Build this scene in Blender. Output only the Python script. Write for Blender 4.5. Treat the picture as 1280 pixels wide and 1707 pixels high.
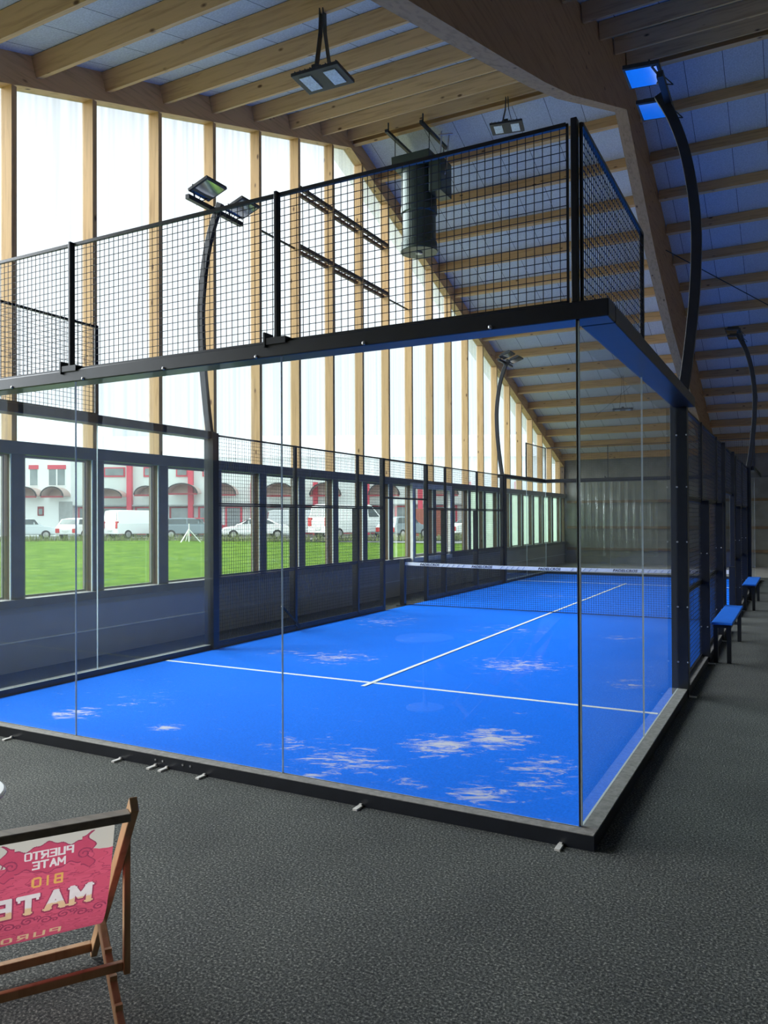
import bpy, bmesh, math, random
from mathutils import Vector, Matrix
random.seed(7)
PI = math.pi
sc = bpy.context.scene
for o in list(bpy.data.objects): bpy.data.objects.remove(o)
COL = sc.collection

# ------------------------------------------------------------------ camera
cam_d = bpy.data.cameras.new('camera'); cam = bpy.data.objects.new('camera', cam_d); COL.objects.link(cam)
YAW, PITCH, ROLL, FPX = 0.488556, 0.0081972, -0.0045226, 1297.26
CAM = Vector((1.08038, -4.33181, 1.79880))
f = Vector((-math.sin(YAW)*math.cos(PITCH), math.cos(YAW)*math.cos(PITCH), math.sin(PITCH)))
r0 = Vector((math.cos(YAW), math.sin(YAW), 0)); u0 = r0.cross(f)
r = r0*math.cos(ROLL)+u0*math.sin(ROLL); u = -r0*math.sin(ROLL)+u0*math.cos(ROLL)
cam.matrix_world = Matrix(((r.x, u.x, -f.x, CAM.x), (r.y, u.y, -f.y, CAM.y), (r.z, u.z, -f.z, CAM.z), (0, 0, 0, 1)))
cam_d.sensor_fit = 'HORIZONTAL'; cam_d.sensor_width = 36.0; cam_d.lens = FPX*36.0/1280.0
cam_d.clip_start = 0.05; cam_d.clip_end = 400
sc.camera = cam

# ------------------------------------------------------------------ light
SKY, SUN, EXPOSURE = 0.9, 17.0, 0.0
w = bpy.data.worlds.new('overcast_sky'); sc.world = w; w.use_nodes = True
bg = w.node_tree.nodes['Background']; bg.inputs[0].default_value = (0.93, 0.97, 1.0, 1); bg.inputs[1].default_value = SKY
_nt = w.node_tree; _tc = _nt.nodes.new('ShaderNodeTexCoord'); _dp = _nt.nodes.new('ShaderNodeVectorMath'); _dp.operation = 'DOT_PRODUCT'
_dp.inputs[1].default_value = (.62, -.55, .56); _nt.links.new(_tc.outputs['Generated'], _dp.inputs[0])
_mr = _nt.nodes.new('ShaderNodeMapRange'); _mr.inputs[1].default_value = 0; _mr.inputs[2].default_value = 1; _mr.inputs[3].default_value = SKY; _mr.inputs[4].default_value = SKY*3.6   # sky boosted out of view, added to light the facade and cars
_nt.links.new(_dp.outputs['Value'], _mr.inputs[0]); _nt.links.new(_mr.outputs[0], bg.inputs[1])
sd = bpy.data.lights.new('sun', 'SUN'); sd.energy = SUN; sd.angle = math.radians(62); sd.color = (1.0, 0.985, 0.955)
sun = bpy.data.objects.new('sun', sd); COL.objects.link(sun); sun.location = (-30, 5, 25)
sun.rotation_euler = Vector((1.0, 0.10, -0.60)).to_track_quat('-Z', 'Y').to_euler()
vs = sc.view_settings; sc.display_settings.display_device = 'sRGB'
vs.view_transform = 'Standard'; vs.look = 'None'; vs.gamma = 1.0; vs.exposure = EXPOSURE; vs.use_curve_mapping = False
try:
    sc.cycles.transparent_max_bounces = 32; sc.cycles.max_bounces = 12; sc.cycles.diffuse_bounces = 5
    sc.cycles.sample_clamp_indirect = 6.0
except Exception: pass

# ------------------------------------------------------------------ helpers
class MB:
    def __init__(s): s.bm = bmesh.new()
    def box(s, a, b, M=None):
        x0, y0, z0 = a; x1, y1, z1 = b
        vs_ = [(x0,y0,z0),(x1,y0,z0),(x1,y1,z0),(x0,y1,z0),(x0,y0,z1),(x1,y0,z1),(x1,y1,z1),(x0,y1,z1)]
        v = [s.bm.verts.new(M @ Vector(c) if M else c) for c in vs_]
        for q in ((0,3,2,1),(4,5,6,7),(0,1,5,4),(1,2,6,5),(2,3,7,6),(3,0,4,7)): s.bm.faces.new([v[i] for i in q])
        return s
    def bar(s, p, q, wa, wb=None, side=(0,0,1), n=4):
        """bar from p to q; square / rectangular section"""
        p, q = Vector(p), Vector(q); wb = wa if wb is None else wb
        d = (q-p).normalized(); sv = Vector(side)
        if abs(d.dot(sv)) > 0.98: sv = Vector((1,0,0)) if abs(d.x) < .9 else Vector((0,1,0))
        a = d.cross(sv).normalized(); b = a.cross(d).normalized()
        if n == 4: offs = [(-wa/2,-wb/2),(wa/2,-wb/2),(wa/2,wb/2),(-wa/2,wb/2)]
        else: offs = [(math.cos(2*PI*k/n)*wa/2, math.sin(2*PI*k/n)*wb/2) for k in range(n)]
        A = [s.bm.verts.new(p+a*i+b*j) for i, j in offs]; B = [s.bm.verts.new(q+a*i+b*j) for i, j in offs]
        m = len(offs)
        for k in range(m): s.bm.faces.new([A[k], A[(k+1)%m], B[(k+1)%m], B[k]])
        s.bm.faces.new(A[::-1]); s.bm.faces.new(B)
        return s
    def sweep(s, pts, wa, wb, side):
        """rectangular section along a polyline; side = fixed width direction"""
        sv = Vector(side).normalized(); rings = []
        P = [Vector(p) for p in pts]
        for i, p in enumerate(P):
            d = (P[min(i+1, len(P)-1)]-P[max(i-1, 0)]).normalized(); n = d.cross(sv).normalized()
            rings.append([s.bm.verts.new(p+sv*i_*wa/2+n*j_*wb/2) for i_, j_ in ((-1,-1),(1,-1),(1,1),(-1,1))])
        for A, B in zip(rings, rings[1:]):
            for k in range(4): s.bm.faces.new([A[k], A[(k+1)%4], B[(k+1)%4], B[k]])
        s.bm.faces.new(rings[0][::-1]); s.bm.faces.new(rings[-1])
        return s
    def lathe(s, prof, c=(0,0,0), n=32, M=None):
        c = Vector(c); rings = []
        for rr, z in prof:
            ring = []
            for k in range(n):
                v = c+Vector((rr*math.cos(2*PI*k/n), rr*math.sin(2*PI*k/n), z)); ring.append(s.bm.verts.new(M @ v if M else v))
            rings.append(ring)
        for A, B in zip(rings, rings[1:]):
            for k in range(n): s.bm.faces.new([A[k], A[(k+1)%n], B[(k+1)%n], B[k]])
        s.bm.faces.new(rings[0][::-1]); s.bm.faces.new(rings[-1])
        return s
    def prism(s, poly, d, axis):
        """poly of 2-tuples in the plane normal to axis, d=(lo,hi)"""
        def P(a, b, t): return {'x': (t, a, b), 'y': (a, t, b), 'z': (a, b, t)}[axis]
        A = [s.bm.verts.new(P(a, b, d[0])) for a, b in poly]; B = [s.bm.verts.new(P(a, b, d[1])) for a, b in poly]
        m = len(poly)
        for k in range(m): s.bm.faces.new([A[k], A[(k+1)%m], B[(k+1)%m], B[k]])
        s.bm.faces.new(A[::-1]); s.bm.faces.new(B)
        return s
    def build(s, name, mat, parent=None, world=True, smooth=False, bevel=0):
        me = bpy.data.meshes.new(name); bmesh.ops.recalc_face_normals(s.bm, faces=s.bm.faces)
        if parent is not None and world:
            M = world_of(parent).inverted(); s.bm.transform(M)
        s.bm.to_mesh(me); s.bm.free()
        for m in (mat if isinstance(mat, (list, tuple)) else [mat]): me.materials.append(m)
        if smooth:
            for p in me.polygons: p.use_smooth = True
        o = bpy.data.objects.new(name, me); COL.objects.link(o)
        if parent is not None: o.parent = parent
        if bevel:
            b = o.modifiers.new('bevel', 'BEVEL'); b.width = bevel; b.segments = 2; b.limit_method = 'ANGLE'
        return o
def world_of(o):
    M = o.matrix_basis.copy(); p = o.parent
    while p: M = p.matrix_basis @ M; p = p.parent
    return M
def thing(name, label, cat, loc=(0,0,0), rz=0, group=None, kind=None):
    o = bpy.data.objects.new(name, None); COL.objects.link(o); o.empty_display_size = .2
    o.matrix_basis = Matrix.Translation(loc) @ Matrix.Rotation(rz, 4, 'Z')
    tag(o, label, cat, group, kind); return o
def tag(o, label=None, cat=None, group=None, kind=None):
    if label: o['label'] = label
    if cat: o['category'] = cat
    if group: o['group'] = group
    if kind: o['kind'] = kind
    return o
def copy_tree(o, parent=None):
    c = o.copy(); COL.objects.link(c)
    if parent: c.parent = parent
    for ch in list(o.children): copy_tree(ch, c)
    return c

# ------------------------------------------------------------------ materials
def newmat(name):
    m = bpy.data.materials.new(name); m.use_nodes = True; nt = m.node_tree; nt.nodes.clear()
    out = nt.nodes.new('ShaderNodeOutputMaterial'); return m, nt, out
def N(nt, t, **k):
    n = nt.nodes.new(t)
    for a, b in k.items():
        if a.startswith('i_'): n.inputs[int(a[2:])].default_value = b
        else: setattr(n, a, b)
    return n
def ramp(nt, fac, stops):
    r_ = nt.nodes.new('ShaderNodeValToRGB'); e = r_.color_ramp.elements
    while len(e) > 1: e.remove(e[-1])
    e[0].position = stops[0][0]; e[0].color = (*stops[0][1], 1)
    for p, c in stops[1:]: x = e.new(p); x.color = (*c, 1)
    nt.links.new(fac, r_.inputs[0]); return r_.outputs[0]
def bumped(nt, bsdf, h, strength, dist=.01):
    b = N(nt, 'ShaderNodeBump'); b.inputs['Strength'].default_value = strength; b.inputs['Distance'].default_value = dist
    nt.links.new(h, b.inputs['Height']); nt.links.new(b.outputs[0], bsdf.inputs['Normal'])
def plain(name, col, rough=.6, metal=0.0, var=.12, scale=6.0, bump=.0, spec=.5):
    m, nt, out = newmat(name); b = N(nt, 'ShaderNodeBsdfPrincipled'); nt.links.new(b.outputs[0], out.inputs[0])
    b.inputs['Roughness'].default_value = rough; b.inputs['Metallic'].default_value = metal; b.inputs['Specular IOR Level'].default_value = spec
    tc = N(nt, 'ShaderNodeTexCoord'); no = N(nt, 'ShaderNodeTexNoise'); no.inputs['Scale'].default_value = scale; no.inputs['Detail'].default_value = 5
    nt.links.new(tc.outputs['Object'], no.inputs['Vector'])
    c0 = tuple(max(0, c*(1-var)) for c in col); c1 = tuple(min(1, c*(1+var)) for c in col)
    nt.links.new(ramp(nt, no.outputs[0], [(.3, c0), (.7, c1)]), b.inputs['Base Color'])
    if bump: bumped(nt, b, no.outputs[0], bump)
    return m
def wood(name, axis, c_dark, c_light, knots=True, rough=.65):
    m, nt, out = newmat(name); b = N(nt, 'ShaderNodeBsdfPrincipled'); nt.links.new(b.outputs[0], out.inputs[0])
    b.inputs['Roughness'].default_value = rough; b.inputs['Specular IOR Level'].default_value = .25
    tc = N(nt, 'ShaderNodeTexCoord'); oi = N(nt, 'ShaderNodeObjectInfo')
    mp = N(nt, 'ShaderNodeMapping'); s = [14.0, 14.0, 14.0]; s['xyz'.index(axis)] = .9; mp.inputs['Scale'].default_value = s
    nt.links.new(tc.outputs['Object'], mp.inputs[0])
    cm = N(nt, 'ShaderNodeCombineXYZ'); mu = N(nt, 'ShaderNodeMath', operation='MULTIPLY'); mu.inputs[1].default_value = 37.0
    nt.links.new(oi.outputs['Random'], mu.inputs[0])
    for k in range(3): nt.links.new(mu.outputs[0], cm.inputs[k])
    nt.links.new(cm.outputs[0], mp.inputs['Location'])
    no = N(nt, 'ShaderNodeTexNoise'); no.inputs['Scale'].default_value = 1.6; no.inputs['Detail'].default_value = 6; no.inputs['Distortion'].default_value = .6
    nt.links.new(mp.outputs[0], no.inputs['Vector'])
    base = ramp(nt, no.outputs[0], [(.2, c_dark), (.5, c_light), (.8, tuple(x*1.08 for x in c_light))])
    mix = N(nt, 'ShaderNodeMix', data_type='RGBA'); nt.links.new(base, mix.inputs[6])
    if knots:
        mp2 = N(nt, 'ShaderNodeMapping'); s2 = [5.0, 5.0, 5.0]; s2['xyz'.index(axis)] = 2.2; mp2.inputs['Scale'].default_value = s2
        nt.links.new(tc.outputs['Object'], mp2.inputs[0]); nt.links.new(cm.outputs[0], mp2.inputs['Location'])
        vo = N(nt, 'ShaderNodeTexVoronoi'); vo.inputs['Scale'].default_value = 1.0; nt.links.new(mp2.outputs[0], vo.inputs['Vector'])
        kf = ramp(nt, vo.outputs['Distance'], [(.06, (1,1,1)), (.13, (0,0,0))])
        nt.links.new(kf, mix.inputs[0]); mix.inputs[7].default_value = (c_dark[0]*.35, c_dark[1]*.3, c_dark[2]*.3, 1)
    else: mix.inputs[0].default_value = 0
    hv = N(nt, 'ShaderNodeHueSaturation'); mr = N(nt, 'ShaderNodeMapRange'); mr.inputs[3].default_value = .86; mr.inputs[4].default_value = 1.1
    nt.links.new(oi.outputs['Random'], mr.inputs[0]); nt.links.new(mr.outputs[0], hv.inputs['Value']); nt.links.new(mix.outputs[2], hv.inputs['Color'])
    nt.links.new(hv.outputs[0], b.inputs['Base Color']); bumped(nt, b, no.outputs[0], .15)
    return m
def glass(name, tint=(.95,.975,.97), extra=0.0, haze=.0085):
    m, nt, out = newmat(name)
    t = N(nt, 'ShaderNodeBsdfTransparent'); t.inputs[0].default_value = (*tint, 1)
    g = N(nt, 'ShaderNodeBsdfGlossy'); g.inputs['Roughness'].default_value = 0.0; g.inputs[0].default_value = (.95,.97,1,1)
    fr = N(nt, 'ShaderNodeFresnel'); fr.inputs[0].default_value = 1.45
    ad = N(nt, 'ShaderNodeMath', operation='ADD'); ad.inputs[1].default_value = extra; nt.links.new(fr.outputs[0], ad.inputs[0])
    # the fresnel of the back side of a slab would be total reflection: use the front value on both
    ge = N(nt, 'ShaderNodeNewGeometry'); mi = N(nt, 'ShaderNodeMath', operation='MULTIPLY'); su = N(nt, 'ShaderNodeMath', operation='SUBTRACT')
    su.inputs[0].default_value = 1.0; nt.links.new(ge.outputs['Backfacing'], su.inputs[1])
    nt.links.new(ad.outputs[0], mi.inputs[0]); nt.links.new(su.outputs[0], mi.inputs[1])
    mx = N(nt, 'ShaderNodeMixShader'); nt.links.new(mi.outputs[0], mx.inputs[0]); nt.links.new(t.outputs[0], mx.inputs[1]); nt.links.new(g.outputs[0], mx.inputs[2])
    d1 = N(nt, 'ShaderNodeBsdfDiffuse'); d2 = N(nt, 'ShaderNodeBsdfTranslucent'); da = N(nt, 'ShaderNodeMixShader'); da.inputs[0].default_value = .5
    d1.inputs[0].default_value = (.85,.9,.95,1); d2.inputs[0].default_value = (.85,.9,.95,1)
    nt.links.new(d1.outputs[0], da.inputs[1]); nt.links.new(d2.outputs[0], da.inputs[2])
    fin = N(nt, 'ShaderNodeMixShader'); fin.inputs[0].default_value = haze; nt.links.new(mx.outputs[0], fin.inputs[1]); nt.links.new(da.outputs[0], fin.inputs[2])  # pale scatter mixed in as a haze, standing in for room reflections
    nt.links.new(fin.outputs[0], out.inputs[0]); return m
def sheet(name, direct=.86, col=(.90,.94,.98), streak=True):
    """polycarbonate: part of the light goes straight through, part is scattered"""
    m, nt, out = newmat(name); tc = N(nt, 'ShaderNodeTexCoord'); mp = N(nt, 'ShaderNodeMapping'); mp.inputs['Scale'].default_value = (3, 9, .12)
    nt.links.new(tc.outputs['Object'], mp.inputs[0]); no = N(nt, 'ShaderNodeTexNoise'); no.inputs['Scale'].default_value = 1.5; no.inputs['Detail'].default_value = 4
    nt.links.new(mp.outputs[0], no.inputs['Vector'])
    c = ramp(nt, no.outputs[0], [(.3, tuple(x*.86 for x in col)), (.65, col)])
    t = N(nt, 'ShaderNodeBsdfTransparent'); tr = N(nt, 'ShaderNodeBsdfTranslucent'); df = N(nt, 'ShaderNodeBsdfDiffuse')
    nt.links.new(c, t.inputs[0]); nt.links.new(c, tr.inputs[0]); nt.links.new(c, df.inputs[0])
    a = N(nt, 'ShaderNodeMixShader'); a.inputs[0].default_value = .35; nt.links.new(tr.outputs[0], a.inputs[1]); nt.links.new(df.outputs[0], a.inputs[2])
    b = N(nt, 'ShaderNodeMixShader'); b.inputs[0].default_value = direct; nt.links.new(a.outputs[0], b.inputs[1]); nt.links.new(t.outputs[0], b.inputs[2])
    nt.links.new(b.outputs[0], out.inputs[0]); return m

SPR_D, SPR_L = (.42,.245,.10), (.64,.405,.19)
M_studw = wood('spruce_stud', 'z', SPR_D, SPR_L)
M_purl = wood('spruce_purlin', 'x', SPR_D, SPR_L)
M_glul = wood('glued_laminated_timber', 'y', (.27,.15,.07), (.44,.265,.135))
M_plate = wood('spruce_plate', 'y', SPR_D, SPR_L)
M_oldw = wood('weathered_brown_wood', 'z', (.07,.045,.03), (.16,.11,.07))
M_deckw = wood('deckchair_beech', 'z', (.27,.145,.065), (.46,.27,.135), knots=False, rough=.45)
M_barw = wood('grey_brown_beech', 'x', (.10,.08,.06), (.19,.155,.12), knots=False, rough=.5)
M_black = plain('black_powder_coated_steel', (.012,.014,.02), .32, .0, .2, 9, .02, .6)
M_blackp = plain('black_painted_aluminium', (.02,.022,.025), .45, .0, .2, 9)
M_wire = plain('black_wire', (.012,.013,.018), .45)
M_zinc = plain('zinc_plated_steel', (.55,.55,.56), .35, .9)
M_clip = plain('bright_zinc_clip', (.68,.67,.64), .4)
M_conc_top = plain('sanded_grey_rail_top', (.21,.20,.19), .85, 0, .25, 30, .1)
M_edge = plain('polished_glass_edge', (.72,.80,.80), .3, 0, .05)
M_glass = glass('tempered_glass')
M_wglass = glass('window_glass', (.92,.96,.95), 0, .006)
M_poly = sheet('polycarbonate_sheet')
M_milky = sheet('dusty_glass', .45, (.62,.72,.66))
M_steelg = plain('anthracite_window_steel', (.17,.165,.165), .5, 0, .1)
M_panel = plain('slate_grey_wall_panel', (.36,.35,.34), .6, 0, .06, 3)
M_whitef = plain('white_window_frame', (.78,.78,.76), .5)
M_seam = plain('light_seam_strip', (.60,.63,.66), .6)
M_greyw = plain('grey_wall_boards', (.27,.265,.24), .8, 0, .2, 2)
M_blue = plain('blue_bench_seat', (.01,.16,.75), .5, 0, .05)
M_tape = plain('white_net_tape', (.90,.91,.93), .7, 0, .06, 20)
M_ink = plain('black_ink', (.015,.02,.05), .7)
M_inkg = plain('grey_blue_ink', (.40,.46,.58), .7)
M_lens = plain('floodlight_glass', (.72,.78,.86), .07, 1.0, .05, 30)
M_ledc = plain('diffuse_led_cover', (.62,.70,.72), .25, 0, .2, 40)
M_duct = plain('dark_green_sheet_metal', (.055,.075,.065), .38, .55, .15, 4)
M_lined = plain('white_court_line', (.80,.82,.80), .8, 0, .06, 40)
M_tablew = plain('white_tabletop', (.75,.77,.76), .4)

M_fbrown = plain('dull_brown_timber', (.22,.145,.085), .8)
# carpet
def carpet():
    m, nt, out = newmat('dark_grey_needle_felt_carpet'); b = N(nt, 'ShaderNodeBsdfPrincipled'); nt.links.new(b.outputs[0], out.inputs[0])
    b.inputs['Roughness'].default_value = .95; b.inputs['Specular IOR Level'].default_value = .15
    tc = N(nt, 'ShaderNodeTexCoord'); no = N(nt, 'ShaderNodeTexNoise'); no.inputs['Scale'].default_value = 88; no.inputs['Detail'].default_value = 3; no.inputs['Roughness'].default_value = .7
    n2 = N(nt, 'ShaderNodeTexNoise'); n2.inputs['Scale'].default_value = 1.3; n2.inputs['Detail'].default_value = 3
    for n in (no, n2): nt.links.new(tc.outputs['Object'], n.inputs['Vector'])
    c = ramp(nt, no.outputs[0], [(.34, (.018,.021,.022)), (.46, (.052,.056,.056)), (.57, (.11,.115,.11)), (.69, (.34,.34,.31))])
    mx = N(nt, 'ShaderNodeMix', data_type='RGBA', blend_type='MULTIPLY'); mx.inputs[0].default_value = 1
    c2 = ramp(nt, n2.outputs[0], [(.3, (.82,.82,.82)), (.7, (1.15,1.15,1.12))])
    nt.links.new(c, mx.inputs[6]); nt.links.new(c2, mx.inputs[7]); nt.links.new(mx.outputs[2], b.inputs['Base Color'])
    bumped(nt, b, no.outputs[0], .5, .006); return m
M_carpet = carpet()
M_concrete = plain('pale_concrete_floor', (.30,.28,.25), .9, 0, .12, 2, .05)
def turf():
    m, nt, out = newmat('blue_artificial_turf'); b = N(nt, 'ShaderNodeBsdfPrincipled'); nt.links.new(b.outputs[0], out.inputs[0])
    b.inputs['Roughness'].default_value = .9; b.inputs['Specular IOR Level'].default_value = .1
    tc = N(nt, 'ShaderNodeTexCoord'); P = tc.outputs['Object']
    fine = N(nt, 'ShaderNodeTexNoise'); fine.inputs['Scale'].default_value = 60; fine.inputs['Detail'].default_value = 2; nt.links.new(P, fine.inputs['Vector'])
    base = ramp(nt, fine.outputs[0], [(.3, (.0,.14,.76)), (.7, (.0,.18,.95))])
    mp = N(nt, 'ShaderNodeMapping'); mp.vector_type = 'TEXTURE'; mp.inputs['Rotation'].default_value = (0, 0, YAW-.1); mp.inputs['Scale'].default_value = (1.7, .75, 1); nt.links.new(P, mp.inputs[0])
    st = N(nt, 'ShaderNodeTexNoise'); st.inputs['Scale'].default_value = 8.5; st.inputs['Detail'].default_value = 9; st.inputs['Roughness'].default_value = .74; st.inputs['Distortion'].default_value = .8
    nt.links.new(mp.outputs[0], st.inputs['Vector'])
    spots = [(-1.40,1.25,.34,1),(-1.10,1.62,.36,1),(-.74,.40,.30,.9),(-1.9,.55,.45,.72),(-2.45,.75,.35,.62),(-4.78,.65,.26,.85),(-3.68,.68,.16,.9),(-4.15,4.2,.55,.75),(-4.9,4.2,.4,.55),
             (-1.9,4.7,.62,.8),(-.57,4.2,.35,.62),(-.57,1.15,.30,.85),(-1.24,.42,.16,.8),(-5.2,7.6,.8,.5),(-.44,.75,.25,.7),(-1.9,.18,.16,.9),(-3.0,7.5,.8,.4),(-1.2,7.5,.5,.5),(-4.6,1.3,.5,.35),(-3.9,13,.9,.4)]
    acc = None
    for x, y, rr, a in spots:
        vd = N(nt, 'ShaderNodeVectorMath', operation='DISTANCE'); vd.inputs[1].default_value = (x, y, 0); nt.links.new(P, vd.inputs[0])
        mr = N(nt, 'ShaderNodeMapRange'); mr.inputs[1].default_value = rr*1.35; mr.inputs[2].default_value = 0; mr.inputs[3].default_value = 0; mr.inputs[4].default_value = a; nt.links.new(vd.outputs['Value'], mr.inputs[0])
        if acc is None: acc = mr.outputs[0]
        else:
            mm = N(nt, 'ShaderNodeMath', operation='MAXIMUM'); nt.links.new(acc, mm.inputs[0]); nt.links.new(mr.outputs[0], mm.inputs[1]); acc = mm.outputs[0]
    # wear = smoothstep(noise + .32*mask - .75)
    a1 = N(nt, 'ShaderNodeMath', operation='MULTIPLY_ADD'); a1.inputs[1].default_value = .27; nt.links.new(acc, a1.inputs[0]); nt.links.new(st.outputs[0], a1.inputs[2])
    wf = N(nt, 'ShaderNodeMapRange'); wf.interpolation_type = 'SMOOTHSTEP'; wf.inputs[1].default_value = .615; wf.inputs[2].default_value = .80; wf.inputs[4].default_value = .85; nt.links.new(a1.outputs[0], wf.inputs[0])
    mx = N(nt, 'ShaderNodeMix', data_type='RGBA'); nt.links.new(wf.outputs[0], mx.inputs[0]); nt.links.new(base, mx.inputs[6]); mx.inputs[7].default_value = (.70,.64,.63,1)
    nt.links.new(mx.outputs[2], b.inputs['Base Color']); bumped(nt, b, fine.outputs[0], .3, .004); return m
M_turf = turf()
def ceiling_mat():
    m, nt, out = newmat('grey_wood_wool_ceiling_board'); b = N(nt, 'ShaderNodeBsdfPrincipled'); nt.links.new(b.outputs[0], out.inputs[0])
    b.inputs['Roughness'].default_value = .95; b.inputs['Specular IOR Level'].default_value = .1
    tc = N(nt, 'ShaderNodeTexCoord'); br = N(nt, 'ShaderNodeTexBrick'); nt.links.new(tc.outputs['Object'], br.inputs['Vector'])
    br.offset = 0; br.inputs['Scale'].default_value = 1; br.inputs['Brick Width'].default_value = .625; br.inputs['Row Height'].default_value = 60.0; br.inputs['Mortar Size'].default_value = .005
    br.inputs['Color1'].default_value = (.55,.565,.59,1); br.inputs['Color2'].default_value = (.60,.615,.63,1); br.inputs['Mortar'].default_value = (.09,.09,.10,1)
    no = N(nt, 'ShaderNodeTexNoise'); no.inputs['Scale'].default_value = 45; no.inputs['Detail'].default_value = 6; nt.links.new(tc.outputs['Object'], no.inputs['Vector'])
    mx = N(nt, 'ShaderNodeMix', data_type='RGBA', blend_type='MULTIPLY'); mx.inputs[0].default_value = 1
    nt.links.new(br.outputs[0], mx.inputs[6]); nt.links.new(ramp(nt, no.outputs[0], [(.3, (.8,.8,.8)), (.7, (1.1,1.1,1.1))]), mx.inputs[7])
    nt.links.new(mx.outputs[2], b.inputs['Base Color']); bumped(nt, b, no.outputs[0], .3); return m
M_ceil = ceiling_mat()
def grass_mat():
    m, nt, out = newmat('meadow_grass'); b = N(nt, 'ShaderNodeBsdfPrincipled'); nt.links.new(b.outputs[0], out.inputs[0]); b.inputs['Roughness'].default_value = .9; b.inputs['Specular IOR Level'].default_value = .05
    tc = N(nt, 'ShaderNodeTexCoord'); no = N(nt, 'ShaderNodeTexNoise'); no.inputs['Scale'].default_value = 1.4; no.inputs['Detail'].default_value = 10; no.inputs['Roughness'].default_value = .7
    nt.links.new(tc.outputs['Object'], no.inputs['Vector'])
    nt.links.new(ramp(nt, no.outputs[0], [(.32, (.032,.075,.003)), (.5, (.062,.125,.004)), (.62, (.095,.16,.008)), (.72, (.17,.20,.04))]), b.inputs['Base Color']); return m
M_grass = grass_mat()
M_asph = plain('grey_asphalt', (.10,.10,.10), .9)

# ------------------------------------------------------------------ roof profile
YR = 9.66
def purl_bot(y): return 9.30+.325*(y-8.5) if y <= YR else 9.677-.345*(y-YR)
def plate_bot(y): return purl_bot(y)-.13
XW, XR, Y0, Y1 = -7.1, 8.6, -7.1, 26.4

# ------------------------------------------------------------------ setting
o = MB().box((-7.3, Y0-.2, -.12), (XR+.2, 21.2, 0)).build('floor', M_carpet); tag(o, kind='structure')
o = MB().box((-7.3, 21.2, -.12), (XR+.2, Y1+.2, 0)).build('floor', M_concrete); tag(o, kind='structure')
ceil = thing('ceiling', None, None, kind='structure')
T = .26
def roof_slab(ya, yb):
    return MB().prism([(ya, purl_bot(ya)+T), (yb, purl_bot(yb)+T), (yb, purl_bot(yb)+T+.25), (ya, purl_bot(ya)+T+.25)], (-7.9, XR+.4), 'x')
roof_slab(Y0-.4, YR).build('ceiling_boards', M_ceil, ceil)
mb = roof_slab(YR, Y1+.5); mb.build('ceiling_boards', M_ceil, ceil)
def purlin(y, xa, xb, hh=.258, ww=.085):
    s = .325 if y < YR else -.345; a = math.atan(s)
    M = Matrix.Translation((0, y, purl_bot(y))) @ Matrix.Rotation(a, 4, 'X')
    return MB().box((xa, 0, 0), (xb, ww, hh*math.cos(a)-.006), M).build('purlin', M_purl, ceil)
ys = [2.05+1.08*k for k in range(-8, 7)]+[9.56] + [9.74] + [10.80+1.08*k for k in range(0, 15)]
for y in ys:
    purlin(y, -7.28, -1.72); purlin(y, -1.48, XR)
# gable wall on the left
wl = thing('wall_left', None, None, kind='structure')
MB().box((-7.3, Y0, 0), (XW, Y1, .76)).build('wall_panel', M_panel, wl)
MB().box((-7.1, Y0, .345), (-7.085, Y1, .36)).build('seam_strip', M_seam, wl)
MB().box((-7.3, Y0, .76), (-7.03, Y1, .86)).build('sill_rail', M_steelg, wl)
MB().box((-7.3, Y0, 2.58), (-7.03, Y1, 2.73)).build('header_rail', M_steelg, wl)
for ya, yb in ((Y0, YR), (YR, Y1)):
    MB().prism([(ya, plate_bot(ya)), (yb, plate_bot(yb)), (yb, purl_bot(yb)+T), (ya, purl_bot(ya)+T)], (-7.3, XW), 'x').build('top_plate', M_plate, wl)
studs = [1.71+1.2*k for k in range(-7, 21)]
for y in studs:
    z1 = min(plate_bot(y), plate_bot(y+.07))
    if z1 > 2.8: MB().box((-7.3, y, 2.73), (XW, y+.07, z1)).build('stud', M_studw, wl)
    MB().box((-7.3, y, .86), (-7.115, y+.07, 2.58)).build('timber_post', M_oldw, wl)
    MB().box((-7.115, y+.0, .86), (-7.09, y+.175, 2.58)).build('mullion', M_steelg, wl)
MB().box((-7.3, Y1-.12, 0), (XW, Y1, 3.8)).build('corner_post', M_oldw, wl)
bays = [(a+.07, b) for a, b in zip(studs, studs[1:])]+[(studs[-1]+.07, Y1)]
for a, b in bays:
    pts = [(a-.03, 2.66), (b+.03, 2.66), (b+.03, plate_bot(b)+.05)]
    if a < YR < b: pts.append((YR, plate_bot(YR)+.05))
    pts.append((a-.03, plate_bot(a)+.05))
    MB().prism(pts, (-7.29, -7.275), 'x').build('polycarbonate_sheet', M_poly, wl)
# rails framing a vent opening high in the gable
for z in (8.02, 6.92):
    for k in range(12, 15):
        a = studs[k]+.07; b = studs[k+1]
        for dx in (0, .12): MB().box((-7.27+dx, a, z-.09 if dx == 0 else z-.05), (-7.21+dx, b, z-.03+.0 if dx == 0 else z+.02)).build('cross_rail', M_oldw, wl)
        for j in range(5):
            yy = a+(b-a)*(j+.5)/5; MB().bar((-7.21, yy-.06, z-.05), (-7.15, yy+.06, z-.02), .02).build('cross_rail', M_oldw, wl)
MB().bar((-7.2, 6.6, 6.86), (-7.2, 7.85, 6.86), .03).build('cross_rail', M_blackp, wl)
MB().bar((-7.2, 11.4, 6.84), (-7.2, 12.5, 6.84), .03).build('cross_rail', M_blackp, wl)
MB().box((-7.26, 11.36, 6.95), (-7.2, 11.42, 7.95)).build('cross_rail', M_blackp, wl)
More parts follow.
